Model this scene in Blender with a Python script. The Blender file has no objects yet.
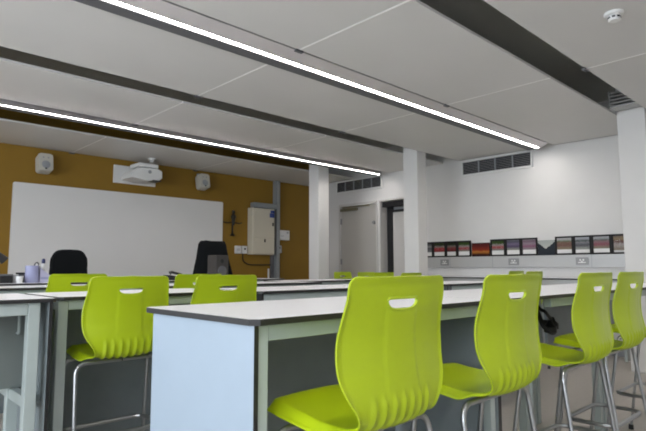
import bpy, bmesh, math, random
from mathutils import Vector, Matrix
random.seed(7)
S = bpy.context.scene
COL = S.collection
PI = math.pi

# ------------------------------------------------------------------ materials
def mat(name, col, rough=0.5, metal=0.0, noise=0.0, scale=8.0, bump=0.0, spec=0.5, emit=0.0, coat=0.0):
    m = bpy.data.materials.new(name); m.use_nodes = True
    nt = m.node_tree; b = nt.nodes['Principled BSDF']
    b.inputs['Roughness'].default_value = rough
    b.inputs['Metallic'].default_value = metal
    b.inputs['Specular IOR Level'].default_value = spec
    b.inputs['Base Color'].default_value = (*col, 1)
    if coat: b.inputs['Coat Weight'].default_value = coat; b.inputs['Coat Roughness'].default_value = 0.15
    if noise or bump:
        tc = nt.nodes.new('ShaderNodeTexCoord')
        n = nt.nodes.new('ShaderNodeTexNoise'); n.inputs['Scale'].default_value = scale; n.inputs['Detail'].default_value = 4
        nt.links.new(tc.outputs['Object'], n.inputs['Vector'])
        if noise:
            r = nt.nodes.new('ShaderNodeValToRGB')
            r.color_ramp.elements[0].position = .3; r.color_ramp.elements[1].position = .7
            r.color_ramp.elements[0].color = (*[c*(1-noise) for c in col], 1)
            r.color_ramp.elements[1].color = (*[min(1, c*(1+noise)) for c in col], 1)
            nt.links.new(n.outputs['Fac'], r.inputs['Fac']); nt.links.new(r.outputs['Color'], b.inputs['Base Color'])
        if bump:
            bp = nt.nodes.new('ShaderNodeBump'); bp.inputs['Strength'].default_value = bump; bp.inputs['Distance'].default_value = .002
            nt.links.new(n.outputs['Fac'], bp.inputs['Height']); nt.links.new(bp.outputs['Normal'], b.inputs['Normal'])
    if emit:
        b.inputs['Emission Color'].default_value = (*col, 1); b.inputs['Emission Strength'].default_value = emit
    return m

M = dict(
    wall=mat('white wall paint', (.70, .69, .68), .65, noise=.02, scale=3, spec=.3),
    ochre=mat('ochre wall paint', (.265, .150, .020), .6, noise=.03, scale=3, spec=.3),
    floor=mat('beige vinyl floor', (.40, .365, .325), .35, noise=.06, scale=30),
    soffit=mat('dark grey soffit paint', (.48, .49, .46), .8),
    raft=mat('white ceiling metal', (.63, .62, .605), .42, spec=.4, noise=.015, scale=2),
    joint=mat('white joint strip', (.90, .89, .87), .6),
    lime=mat('lime green plastic', (.41, .535, .009), .30, spec=.55, noise=.02, scale=400, bump=.08),
    chrome=mat('chrome tube', (.44, .45, .46), .3, .95),
    top=mat('white laminate', (.87, .87, .89), .28, noise=.01, scale=60),
    core=mat('black core edge', (.022, .021, .022), .45),
    frame=mat('pale grey green steel', (.45, .51, .50), .4, noise=.02, scale=20),
    blue=mat('pale blue laminate', (.31, .375, .45), .45, noise=.015, scale=10),
    slate2=mat('grey green panel', (.20, .225, .215), .5),
    slate=mat('slate grey panel', (.24, .275, .29), .5, noise=.04, scale=12),
    board=mat('whiteboard enamel', (.73, .72, .71), .3, noise=.01, scale=2),
    speaker=mat('dark brown black vinyl', (.045, .040, .038), .5),
    shell=mat('warm white speaker plastic', (.54, .52, .46), .5),
    trimw=mat('white trim plastic', (.74, .74, .73), .4),
    alu=mat('brushed aluminium', (.46, .46, .46), .45, .35),
    alusat=mat('satin aluminium', (.66, .63, .64), .4, .45),
    silver=mat('anodised profile', (.46, .44, .45), .3, .9),
    steel=mat('socket steel', (.27, .27, .275), .45, .3),
    dark=mat('dark grille void', (.012, .012, .013), .8),
    slat=mat('grey louvre', (.13, .13, .14), .5, .3),
    louvre=mat('mid grey louvre', (.30, .30, .31), .5),
    door=mat('warm grey door leaf', (.45, .43, .40), .45, noise=.02, scale=2),
    jamb=mat('pale door frame', (.58, .56, .54), .45),
    closer=mat('dull brass closer', (.24, .22, .15), .4, .6),
    black=mat('black plastic', (.010, .010, .011), .45),
    fabric=mat('black fabric', (.007, .008, .009), .95, noise=.2, scale=200, bump=.3, spec=.1),
    cream=mat('cream enclosure', (.62, .57, .46), .45),
    grey=mat('grey plastic', (.33, .34, .36), .45),
    trunk=mat('grey steel trunking', (.30, .32, .33), .45, .3),
    lilac=mat('lilac plastic pot', (.30, .31, .48), .5),
    palel=mat('pale lilac plastic', (.46, .45, .60), .5),
    navy=mat('navy cap', (.015, .02, .09), .4),
    red=mat('red enamel', (.45, .01, .02), .35),
    bronze=mat('dark bronze', (.035, .03, .022), .45, .5),
    sticker=mat('blue sticker', (.03, .06, .25), .5),
    beige=mat('beige riser panel', (.47, .43, .39), .5),
    led=mat('lit diffuser', (1.0, .94, .90), .5, emit=20.0),
    frameb=mat('dark picture frame', (.012, .010, .010), .5, spec=.25),
    caption=mat('white caption card', (.72, .71, .70), .6),
    paper=mat('white paper', (.7, .7, .7), .7, noise=.2, scale=40),
)

def picture_mat(name, stops, nscale=16, mixcol=None, mixamt=.0, horiz=.34):
    """vertical colour bands (UV v from 0 bottom to 1 top) broken up by noise"""
    m = bpy.data.materials.new(name); m.use_nodes = True
    nt = m.node_tree; b = nt.nodes['Principled BSDF']; b.inputs['Roughness'].default_value = .5; b.inputs['Specular IOR Level'].default_value = .2
    stops = [(p, tuple(.72*q for q in c)) for p, c in stops]
    uv = nt.nodes.new('ShaderNodeUVMap'); sp = nt.nodes.new('ShaderNodeSeparateXYZ')
    nt.links.new(uv.outputs['UV'], sp.inputs[0])
    n = nt.nodes.new('ShaderNodeTexNoise'); n.inputs['Scale'].default_value = nscale; n.inputs['Detail'].default_value = 3
    nt.links.new(uv.outputs['UV'], n.inputs['Vector'])
    ma = nt.nodes.new('ShaderNodeMath'); ma.operation = 'MULTIPLY_ADD'
    nt.links.new(n.outputs['Fac'], ma.inputs[0]); ma.inputs[1].default_value = horiz if horiz else .12
    nt.links.new(sp.outputs['Y'], ma.inputs[2])
    sub = nt.nodes.new('ShaderNodeMath'); sub.operation = 'SUBTRACT'; sub.inputs[1].default_value = (horiz if horiz else .12)/2
    nt.links.new(ma.outputs[0], sub.inputs[0])
    r = nt.nodes.new('ShaderNodeValToRGB'); e = r.color_ramp.elements
    e[0].position = stops[0][0]; e[0].color = (*stops[0][1], 1)
    e[1].position = stops[-1][0]; e[1].color = (*stops[-1][1], 1)
    for p, c in stops[1:-1]:
        k = e.new(p); k.color = (*c, 1)
    nt.links.new(sub.outputs[0], r.inputs['Fac'])
    out = r.outputs['Color']
    if mixcol:
        v = nt.nodes.new('ShaderNodeTexVoronoi'); v.inputs['Scale'].default_value = 12
        nt.links.new(uv.outputs['UV'], v.inputs['Vector'])
        g = nt.nodes.new('ShaderNodeMath'); g.operation = 'LESS_THAN'; g.inputs[1].default_value = mixamt
        nt.links.new(v.outputs['Distance'], g.inputs[0])
        bd = nt.nodes.new('ShaderNodeMath'); bd.operation = 'COMPARE'; bd.inputs[1].default_value = .5; bd.inputs[2].default_value = .25
        nt.links.new(sp.outputs['Y'], bd.inputs[0])
        mu = nt.nodes.new('ShaderNodeMath'); mu.operation = 'MULTIPLY'
        nt.links.new(g.outputs[0], mu.inputs[0]); nt.links.new(bd.outputs[0], mu.inputs[1])
        mx = nt.nodes.new('ShaderNodeMix'); mx.data_type = 'RGBA'
        nt.links.new(mu.outputs[0], mx.inputs[0]); nt.links.new(out, mx.inputs[6]); mx.inputs[7].default_value = (*mixcol, 1)
        out = mx.outputs[2]
    nt.links.new(out, b.inputs['Base Color'])
    return m

# ------------------------------------------------------------------ helpers
class MB:
    def __init__(s): s.bm = bmesh.new()
    def box(s, x0, y0, z0, x1, y1, z1, bev=0.0, mi=0, side=None):
        bm = s.bm
        vs = [bm.verts.new(p) for p in ((x0,y0,z0),(x1,y0,z0),(x1,y1,z0),(x0,y1,z0),(x0,y0,z1),(x1,y0,z1),(x1,y1,z1),(x0,y1,z1))]
        fs = [bm.faces.new([vs[i] for i in q]) for q in ((3,2,1,0),(4,5,6,7),(0,1,5,4),(1,2,6,5),(2,3,7,6),(3,0,4,7))]
        for i, f in enumerate(fs):
            f.material_index = mi if (side is None or i < 2) else side
        if bev:
            ed = list({e for f in fs for e in f.edges})
            bmesh.ops.bevel(bm, geom=ed, offset=bev, segments=2, affect='EDGES', profile=.5)
        return s
    def obox(s, M4, sx, sy, sz, bev=0.0, mi=0):
        n0 = len(s.bm.verts); old = set(s.bm.verts)
        s.box(-sx/2, -sy/2, -sz/2, sx/2, sy/2, sz/2, bev, mi)
        for v in s.bm.verts:
            if v not in old: v.co = M4 @ v.co
        return s
    def tube(s, pts, r, n=10, mi=0, cap=True):
        bm = s.bm; pts = [Vector(p) for p in pts]; rings = []
        prev = None
        for i, p in enumerate(pts):
            a = pts[max(0, i-1)]; b = pts[min(len(pts)-1, i+1)]
            t = (b-a).normalized()
            if prev is None:
                u = t.cross(Vector((0, 0, 1)))
                if u.length < 1e-3: u = t.cross(Vector((0, 1, 0)))
            else:
                u = prev - t*prev.dot(t)
            u.normalize(); prev = u; w = t.cross(u)
            rr = r[i] if isinstance(r, (list, tuple)) else r
            rings.append([bm.verts.new(p + (u*math.cos(2*PI*k/n) + w*math.sin(2*PI*k/n))*rr) for k in range(n)])
        for A, B in zip(rings, rings[1:]):
            for k in range(n):
                f = bm.faces.new((A[k], A[(k+1) % n], B[(k+1) % n], B[k])); f.smooth = True; f.material_index = mi
        if cap:
            for R in (rings[0][::-1], rings[-1]):
                f = bm.faces.new(R); f.material_index = mi
        return s
    def loop_tube(s, pts, r, n=8):
        bm = s.bm; pts = [Vector(p) for p in pts]; N = len(pts); rings = []
        for i, p in enumerate(pts):
            t = (pts[(i+1) % N]-pts[i-1]).normalized()
            u = t.cross(Vector((0, 0, 1))).normalized(); w = t.cross(u)
            rings.append([bm.verts.new(p + (u*math.cos(2*PI*k/n) + w*math.sin(2*PI*k/n))*r) for k in range(n)])
        for i in range(N):
            A, B = rings[i], rings[(i+1) % N]
            for k in range(n):
                f = bm.faces.new((A[k], A[(k+1) % n], B[(k+1) % n], B[k])); f.smooth = True
        return s
    def lathe(s, prof, c=(0,0,0), n=24, axis='Z', mi=0):
        bm = s.bm; c = Vector(c); rings = []
        def P(r, z, a):
            x, y = r*math.cos(a), r*math.sin(a)
            return c + {'Z': Vector((x, y, z)), 'Y': Vector((x, z, y)), 'X': Vector((z, x, y))}[axis]
        for r, z in prof:
            if r < 1e-6: rings.append([bm.verts.new(P(0, z, 0))])
            else: rings.append([bm.verts.new(P(r, z, 2*PI*k/n)) for k in range(n)])
        for A, B in zip(rings, rings[1:]):
            for k in range(n):
                q = [A[k % len(A)], A[(k+1) % n % len(A)], B[(k+1) % n % len(B)], B[k % len(B)]]
                q = list(dict.fromkeys(q))
                if len(q) > 2:
                    f = bm.faces.new(q); f.smooth = True; f.material_index = mi
        return s
    def prism(s, poly, h0, h1, axis='Z', mi=0, bev=0):
        bm = s.bm
        def P(a, b, h): return {'Z': (a, b, h), 'Y': (a, h, b), 'X': (h, a, b)}[axis]
        A = [bm.verts.new(P(a, b, h0)) for a, b in poly]; B = [bm.verts.new(P(a, b, h1)) for a, b in poly]
        fs = [bm.faces.new(A[::-1]), bm.faces.new(B)]
        n = len(poly)
        for k in range(n): fs.append(bm.faces.new((A[k], A[(k+1) % n], B[(k+1) % n], B[k])))
        for f in fs: f.material_index = mi
        if bev:
            bmesh.ops.bevel(bm, geom=list({e for f in fs[:2] for e in f.edges}), offset=bev, segments=2, affect='EDGES', profile=.5)
        return s
    def build(s, name, m, parent=None, loc=None):
        bm = s.bm
        bmesh.ops.recalc_face_normals(bm, faces=bm.faces)
        for e in bm.edges:
            if len(e.link_faces) == 2 and e.calc_face_angle(0) > math.radians(38): e.smooth = False
        me = bpy.data.meshes.new(name); bm.to_mesh(me); bm.free()
        for k in (m if isinstance(m, (list, tuple)) else [m]): me.materials.append(k)
        o = bpy.data.objects.new(name, me); COL.objects.link(o)
        if loc: o.location = loc
        if parent: o.parent = parent
        return o

def tag(o, label, cat, group=None, kind=None):
    o['label'] = label; o['category'] = cat
    if group: o['group'] = group
    if kind: o['kind'] = kind
    return o
def thing(name, label, cat, loc=(0,0,0), rz=0.0, group=None):
    o = bpy.data.objects.new(name, None); COL.objects.link(o)
    o.location = loc; o.rotation_euler = (0, 0, rz); o.empty_display_size = .1
    return tag(o, label, cat, group)
def struct(o, label, cat): return tag(o, label, cat, None, 'structure')
def kids(o): return [c for c in bpy.data.objects if c.parent == o]
def dup(root, loc, rz, label):
    r = root.copy(); COL.objects.link(r); r.location = loc; r.rotation_euler = (0, 0, rz); r['label'] = label
    for ch in kids(root):
        c = ch.copy(); COL.objects.link(c); c.parent = r
        for g in kids(ch):
            d = g.copy(); COL.objects.link(d); d.parent = c
    return r

def catmull(P, n):
    P = [Vector(p) for p in P]; out = []
    for i in range(len(P)-1):
        p0 = P[max(0, i-1)]; p1 = P[i]; p2 = P[i+1]; p3 = P[min(len(P)-1, i+2)]
        for k in range(n):
            t = k/n
            out.append(.5*((2*p1)+(-p0+p2)*t+(2*p0-5*p1+4*p2-p3)*t*t+(-p0+3*p1-3*p2+p3)*t**3))
    out.append(P[-1]); return out
def fillet(P, r, n=6):
    """polyline with rounded corners"""
    P = [Vector(p) for p in P]; out = [P[0]]
    for a, b, c in zip(P, P[1:], P[2:]):
        d1 = (a-b); d2 = (c-b); q = min(r, d1.length*.49, d2.length*.49)
        s, e = b+d1.normalized()*q, b+d2.normalized()*q
        for k in range(n+1):
            t = k/n; out.append(s*(1-t)**2 + b*2*t*(1-t) + e*t*t)
    out.append(P[-1]); return out
def sstep(a, b, x):
    t = max(0, min(1, (x-a)/(b-a))); return t*t*(3-2*t)

# ------------------------------------------------------------------ room shell
XW, YB, XL, YF, ZS = 6.85, 7.55, -2.6, -2.2, 3.05
struct(MB().box(XL-.2, YF-.2, -.1, XW+.2, YB+.2, 0).build('floor', M['floor']), 'beige grey vinyl classroom floor', 'floor')
struct(MB().box(XL-.2, YF-.2, ZS, XW+.2, YB+.2, ZS+.1).build('ceiling', M['soffit']), 'dark soffit above the white ceiling panels', 'ceiling')
struct(MB().box(XL-.2, YB, 0, XW+.2, YB+.2, ZS).build('wall_back', M['ochre']), 'ochre painted wall behind the whiteboard', 'wall')
# right wall with two door openings  (door_1 y 5.86..6.72, door_2 y 5.10..5.76)
w = MB()
w.box(XW, YF-.2, 0, XW+.2, 5.06, ZS).box(XW, 5.06, 2.17, XW+.2, 5.80, ZS).box(XW, 5.80, 0, XW+.2, 5.84, ZS)
w.box(XW, 5.84, 2.17, XW+.2, 6.76, ZS).box(XW, 6.76, 0, XW+.2, YB, ZS)
struct(w.build('wall_right', M['wall']), 'white wall with the row of pictures and the doors', 'wall')
struct(MB().box(XL-.2, YF-.2, 0, XW+.2, YF, ZS).build('wall_front', M['wall']), 'white wall behind the viewpoint', 'wall')
# window wall
w = MB(); WIN = [(-1.6, .6), (.9, 3.1), (3.4, 5.6)]
w.box(XL-.2, YF, 0, XL, YB, .75).box(XL-.2, YF, 2.6, XL, YB, ZS)
ys = [YF]+[q for a in WIN for q in a]+[YB]
for a, b in zip(ys[::2], ys[1::2]): w.box(XL-.2, a, .75, XL, b, 2.6)
struct(w.build('wall_left', M['wall']), 'white window wall on the daylight side', 'wall')
for i, (a, b) in enumerate(WIN):
    f = MB()
    for y in (a, (a+b)/2-.025, b-.05): f.box(XL-.12, y, .75, XL-.06, y+.05, 2.6)
    f.box(XL-.12, a, .75, XL-.06, b, .80).box(XL-.12, a, 2.55, XL-.06, b, 2.6)
    struct(f.build('window_%d' % (i+1), M['trimw']), 'white framed daylight window, number %s from the front' % ['one', 'two', 'three'][i], 'window')
    ld = bpy.data.lights.new('window_daylight', 'AREA'); ld.shape = 'RECTANGLE'; ld.size = b-a; ld.size_y = 1.85
    ld.cycles.is_portal = True
    lo = bpy.data.objects.new('window_daylight', ld); COL.objects.link(lo)
    lo.location = (XL-.15, (a+b)/2, 1.675); lo.rotation_euler = (PI/2, 0, -PI/2)
# skirting
struct(MB().box(XW-.018, YF, 0, XW, 5.06, .1).build('baseboard_right', M['grey']), 'grey skirting under the picture wall', 'baseboard')
struct(MB().box(XL, YB-.018, 0, XW, YB, .1).build('baseboard_back', M['grey']), 'grey skirting under the ochre wall', 'baseboard')

# ceiling panels hung below the soffit, in five rows with open slots between them
ZR = 2.60
rows = [(.46, 1.52), (1.80, 2.81), (3.16, 4.22), (4.50, 5.55), (6.36, 7.53)]
rown = ['nearest row, by the smoke detector', 'row just in front of the near light strip', 'row just behind the near light strip',
        'row just in front of the far light strip', 'row against the ochre wall']
xs = [-2.5, -1.35, .545, 2.44, 4.335, 6.81]
coln = ['first', 'second', 'third', 'fourth', 'last']
for (a, b), rn in zip(rows, rown):
    for k, (p, q) in enumerate(zip(xs, xs[1:])):
        g = .008
        m = MB().box(p+g, a, ZR, q-g, b, ZR+.02, .003)
        o = m.build('ceiling_panel', M['raft'])
        struct(o, '%s white ceiling panel from the window side, %s' % (coln[k], rn), 'ceiling panel')
        if k < len(xs)-2:
            MB().box(q-g+.0005, a+.002, ZR-.001, q+g-.0005, b-.002, ZR+.018).build('joint_strip', M['joint'], o)
            cl = MB()
            cl.box(q-.035, b-.012, ZR-.016, q+.035, b+.018, ZR-.001, .003)
            cl.build('panel_clip', M['slat'], o)
struct(MB().box(-2.5, YF+.05, ZR, 6.81, .10, ZR+.02, .003).build('ceiling_panel', M['raft']), 'white ceiling panel overhead behind the viewpoint', 'ceiling panel')
# hangers in the nearest open slot
for k, x in enumerate((3.55, 4.1)):
    h = MB().tube(fillet([(x, 1.60, ZS), (x, 1.60, 2.70), (x, 1.53, 2.66), (x, 1.525, 2.635)], .02, 4), .008, 8)
    tag(h.build('panel_hanger', M['dark']), '%s dark hanger hook in the slot by the smoke detector' % ['first', 'second'][k], 'hanger', 'ceiling panel hangers')

# pendant LED profiles
def led(y, xa, xb, label, w=.16, z0=2.55, lit=(.004, .042), wing=True):
    t = thing('light_strip', label, 'ceiling light', (0, y, z0), 0, 'linear light strips')
    MB().box(xa, .002, .007, xb, w, .13, .002).build('housing', M['silver'], t)
    MB().box(xa, 0, -.001, xb, .0035, .0065).build('edge_lip', M['silver'], t)
    MB().box(xa+.01, lit[0], .002, xb-.01, lit[1], .0065).build('diffuser', M['led'], t)
    MB().box(xa, lit[1]+.003, -.004, xb, w, .0065).build('side_rail', M['slat'], t)
    if wing:   # broad sloping aluminium reflector along the near side
        MB().prism([(-.0005, .0005), (-.10, .043), (-.10, .047), (-.0005, .0065)], xa, xb, 'X').build('reflector', M['alusat'], t)
    for x in (xa+1.2, (xa+xb)/2, xb-1.2):
        MB().tube([(x, w/2, .13), (x, w/2, ZS-z0)], .004, 6).build('suspension_rod', M['chrome'], t)
led(2.915, -1.5, 6.62, 'near lit light strip with the broad silver side')
led(5.57, -1.5, 6.62, 'far lit thin light strip in front of the ochre wall', w=.14, lit=(.004, .032), wing=False)
led(.16, -1.5, 6.62, 'light strip overhead at the viewpoint, outside the view')
# services in the slot behind the far strip
for k, (y, z, r) in enumerate(((5.98, 2.80, .012), (6.10, 2.74, .018), (6.22, 2.82, .012))):
    tag(MB().tube([(-2.4, y, z), (6.5, y, z)], r, 8).build('service_pipe', M['grey'] if k == 1 else M['slat']),
        ['thin dark pipe nearest the far light strip', 'thicker grey pipe in the slot before the ochre wall', 'thin dark pipe nearest the ochre wall'][k], 'pipe', 'pipes in the ceiling slot')
g = MB()
for k in range(5): g.box(5.70, 1.54, 2.63+k*.035, 5.88, 1.79, 2.642+k*.035)
g.box(5.70, 1.535, 2.62, 5.88, 1.545, 2.80).box(5.70, 1.785, 2.62, 5.88, 1.795, 2.80)
tag(g.build('duct_grille', M['alu']), 'small slatted grille at the end of the nearest ceiling slot', 'grille')

# columns
def column(x0, y0, x1, y1, label):
    struct(MB().box(x0, y0, 0, x1, y1, ZS, .006).build('column', M['wall']), label, 'column')
column(5.64, 6.02, 5.865, 6.245, 'white square column furthest back, before the ochre wall')
column(5.81, 4.25, 6.01, 4.49, 'white square column in the middle, left of the pictures')
column(5.93, 1.54, 6.20, 1.80, 'white square column nearest, at the right end of the pictures')

# ------------------------------------------------------------------ vents on the right wall
def vent(y0, y1, z0, z1, n, label):
    t = thing('wall_vent', label, 'vent', (XW, 0, 0), 0, 'louvred wall vents')
    f = MB(); b = .024
    f.box(-.03, y0, z0, -.0005, y1, z0+b).box(-.03, y0, z1-b, -.0005, y1, z1)
    f.box(-.03, y0, z0+b, -.0005, y0+b, z1-b).box(-.03, y1-b, z0+b, -.0005, y1, z1-b)
    f.build('vent_frame', M['trimw'], t)
    MB().box(-.006, y0+b, z0+b, -.001, y1-b, z1-b).build('backing', M['dark'], t)
    W = (y1-y0-2*b)
    for k in range(1, n): MB().box(-.029, y0+b+W*k/n-.007, z0+b, -.008, y0+b+W*k/n+.007, z1-b).build('mullion', M['grey'], t)
    s = MB(); k = 0; z = z0+b+.010
    while z < z1-b-.008:
        M4 = Matrix.Translation((-.017, (y0+y1)/2, z)) @ Matrix.Rotation(math.radians(8), 4, 'Y')
        s.obox(M4, .014, W-.004, .004); z += .023
    s.build('louvre', M['louvre'], t)
vent(3.12, 4.20, 2.365, 2.595, 4, 'louvred vent above the pictures near the end of the near light strip')
vent(5.73, 6.82, 2.375, 2.595, 5, 'louvred vent above the pale grey door')

# ------------------------------------------------------------------ doors
d = thing('door_1', 'pale warm grey door with a closer and round dark lock', 'door', (XW, 0, 0)); d['kind'] = 'structure'
f = MB(); f.box(-.02, 6.72, 0, .14, 6.76, 2.17, .003).box(-.02, 5.84, 0, .14, 5.875, 2.17, .003).box(-.02, 5.875, 2.13, .14, 6.72, 2.17, .003)
f.build('door_frame', M['jamb'], d)
lf = MB().box(.004, 5.88, .01, .048, 6.715, 2.125, .002).build('door_leaf', M['door'], d)
MB().box(-.045, 6.30, 2.035, .003, 6.70, 2.085, .004).build('door_closer', M['closer'], d)
MB().box(-.03, 6.02, 2.095, -.008, 6.66, 2.118, .003).tube([(-.02, 6.62, 2.085), (-.02, 6.62, 2.1)], .012, 8).build('closer_arm', M['closer'], d)
MB().lathe([(0, -.016), (.028, -.016), (.032, -.01), (.032, .004), (0, .004)], (.0, 5.935, 1.80), 20, 'X').build('door_lock', M['steel'], d)
for z in (.25, 1.14, 1.86):
    MB().tube([(-.006, 6.722, z-.05), (-.006, 6.722, z+.05)], .009, 8).box(-.004, 6.69, z-.05, .003, 6.718, z+.05).build('hinge', M['steel'], d)
d = thing('door_2', 'open black framed doorway with a pale inner door behind the middle column', 'door', (XW, 0, 0)); d['kind'] = 'structure'
f = MB(); f.box(-.02, 5.775, 0, .2, 5.80, 2.17, .003).box(-.02, 5.06, 0, .2, 5.085, 2.17, .003).box(-.02, 5.085, 2.14, .2, 5.775, 2.17, .003)
f.build('door_frame', M['jamb'], d)
f = MB(); f.box(.16, 5.66, 0, .22, 5.775, 2.14).box(.16, 5.085, 2.06, .22, 5.66, 2.14).box(.16, 5.085, 1.965, .22, 5.66, 2.005)
f.build('inner_frame', M['black'], d)
MB().box(.02, 5.10, 2.045, .10, 5.76, 2.13, .004).build('door_closer', M['black'], d)
lf = MB().box(.17, 5.10, .01, .21, 5.655, 1.96, .002).build('door_leaf', M['jamb'], d)
MB().box(.20, 5.085, 2.005, .21, 5.66, 2.06).build('transom_light', M['grey'], d)
MB().box(.155, 5.33, 1.00, .169, 5.40, 1.15, .003).tube([(.13, 5.365, 1.03), (.13, 5.365, 1.13)], .008, 8).build('door_handle', M['slat'], d)
# short corridor wall behind the doorway
struct(MB().box(XW+.8, 4.6, 0, XW+.9, 6.4, 2.4).build('wall_corridor', M['wall']), 'white corridor wall seen through the open doorway', 'wall')

# ------------------------------------------------------------------ trunking, sockets, pictures
t = thing('dado_trunking', 'long grey metal socket trunking along the white wall below the pictures', 'trunking', (XW, 0, -.018))
MB().box(-.07, .6, 1.048, -.0005, 5.02, 1.203, .003).build('body', M['alu'], t)
for y in (4.40, 3.72, 2.42, 1.5):
    MB().box(-.0715, y-.004, 1.047, -.0001, y+.004, 1.2045).build('cover_joint', M['grey'], t)
for k, y in enumerate((4.49, 3.41, 2.53)):
    s = thing('wall_socket', ['double steel socket under the red team photographs', 'double steel socket under the purple team photographs',
              'double steel socket under the row of four framed photographs on the right'][k], 'socket', (XW-.0705, y, 1.107), 0, 'double sockets in the trunking')
    MB().box(-.010, -.074, -.045, 0, .074, .045, .003).build('plate', M['steel'], s)
    MB().prism([(-.045, -.012), (-.012, -.012), (0, .006), (.012, -.012), (.045, -.012), (.045, -.022), (-.045, -.022)], -.0135, -.0102, 'X').build('socket_insert', M['trimw'], s)
    for q in (-.018, .018):
        MB().box(-.016, q-.009, .004, -.0102, q+.009, .024, .002).build('rocker_switch', M['trimw'], s)

G, R_, K, W_ = (.03, .045, .012), (.33, .03, .03), (.02, .02, .02), (.55, .53, .52)
art = dict(
    grey=picture_mat('grey team photo', [(.1, (.2, .2, .21)), (.45, (.10, .10, .11)), (.6, (.3, .3, .3)), (.9, (.06, .06, .07))], 14),
    red=picture_mat('red team photo', [(.1, (.30, .05, .05)), (.4, (.40, .04, .05)), (.58, (.25, .22, .2)), (.75, (.03, .04, .02)), (1, (.03, .05, .012))], 10, (.5, .4, .38), .22),
    dred=picture_mat('dark red team photo', [(.1, (.16, .03, .03)), (.4, (.28, .05, .05)), (.62, (.2, .18, .16)), (.75, (.03, .04, .02)), (1, (.025, .03, .015))], 10, (.3, .2, .18), .2),
    gred=picture_mat('red team on green photo', [(.1, (.25, .22, .2)), (.35, (.42, .04, .05)), (.55, (.35, .30, .3)), (.72, (.05, .10, .015)), (1, (.03, .05, .012))], 10, (.55, .5, .48), .22),
    purple=picture_mat('purple team photo', [(.1, (.3, .3, .27)), (.35, (.10, .07, .15)), (.6, (.22, .18, .28)), (.85, (.09, .09, .13)), (1, (.2, .2, .22))], 14, (.05, .04, .09), .25),
    pink=picture_mat('pink team photo', [(.1, (.3, .25, .27)), (.35, (.30, .12, .2)), (.6, (.35, .28, .33)), (.85, (.2, .12, .17)), (1, (.3, .28, .3))], 14, (.1, .05, .1), .25),
    brown=picture_mat('brown team photo', [(.1, (.28, .22, .15)), (.35, (.20, .10, .08)), (.6, (.22, .13, .10)), (.72, (.15, .18, .10)), (.85, (.5, .5, .5)), (1, (.55, .55, .56))], 10, (.35, .25, .2), .2),
    black=picture_mat('black team photo', [(.1, (.35, .36, .33)), (.35, (.10, .10, .12)), (.6, (.28, .28, .3)), (.72, (.06, .08, .07)), (.85, (.4, .41, .45)), (1, (.55, .56, .6))], 10, (.05, .05, .06), .25),
    rose=picture_mat('rose team photo', [(.1, (.28, .24, .18)), (.35, (.30, .09, .12)), (.6, (.30, .18, .2)), (.72, (.12, .14, .12)), (.85, (.45, .46, .48)), (1, (.5, .5, .52))], 10, (.4, .3, .3), .2),
    match=picture_mat('match photo', [(.1, (.3, .25, .2)), (.4, (.45, .4, .38)), (.6, (.15, .06, .05)), (.8, (.35, .25, .15)), (1, (.2, .15, .12))], 6, (.5, .48, .46), .3),
    sunset=picture_mat('sunset print', [(.0, (.025, .006, .006)), (.14, (.05, .012, .01)), (.24, (.30, .10, .015)), (.34, (.55, .20, .03)), (.46, (.30, .03, .01)), (.75, (.14, .012, .01)), (1, (.06, .008, .008))], 4, horiz=.14),
    mount=None,
)
# mountain print: dark slopes against a pale sky, V-shaped valley from the UVs
m = bpy.data.materials.new('mountain print'); m.use_nodes = True; nt = m.node_tree; b = nt.nodes['Principled BSDF']; b.inputs['Roughness'].default_value = .6; b.inputs['Specular IOR Level'].default_value = .15
uv = nt.nodes.new('ShaderNodeUVMap'); sp = nt.nodes.new('ShaderNodeSeparateXYZ'); nt.links.new(uv.outputs['UV'], sp.inputs[0])
def mth(op, a, bb, c=None):
    n = nt.nodes.new('ShaderNodeMath'); n.operation = op
    for i, v in enumerate((a, bb, c)):
        if v is None: continue
        if isinstance(v, (int, float)): n.inputs[i].default_value = v
        else: nt.links.new(v, n.inputs[i])
    return n.outputs[0]
nz = nt.nodes.new('ShaderNodeTexNoise'); nz.inputs['Scale'].default_value = 6; nt.links.new(uv.outputs['UV'], nz.inputs['Vector'])
ridge = mth('MULTIPLY_ADD', mth('ABSOLUTE', mth('SUBTRACT', sp.outputs['X'], .48), None), .85, .34)
ridge = mth('ADD', ridge, mth('MULTIPLY', nz.outputs['Fac'], .18))
isl = mth('LESS_THAN', sp.outputs['Y'], ridge)
skyr = nt.nodes.new('ShaderNodeValToRGB'); skyr.color_ramp.elements[0].color = (.5, .5, .47, 1); skyr.color_ramp.elements[1].color = (.36, .38, .36, 1)
nt.links.new(sp.outputs['Y'], skyr.inputs['Fac'])
mx = nt.nodes.new('ShaderNodeMix'); mx.data_type = 'RGBA'; nt.links.new(isl, mx.inputs[0]); nt.links.new(skyr.outputs[0], mx.inputs[6]); mx.inputs[7].default_value = (.025, .03, .038, 1)
nt.links.new(mx.outputs[2], b.inputs['Base Color']); art['mount'] = m

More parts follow.
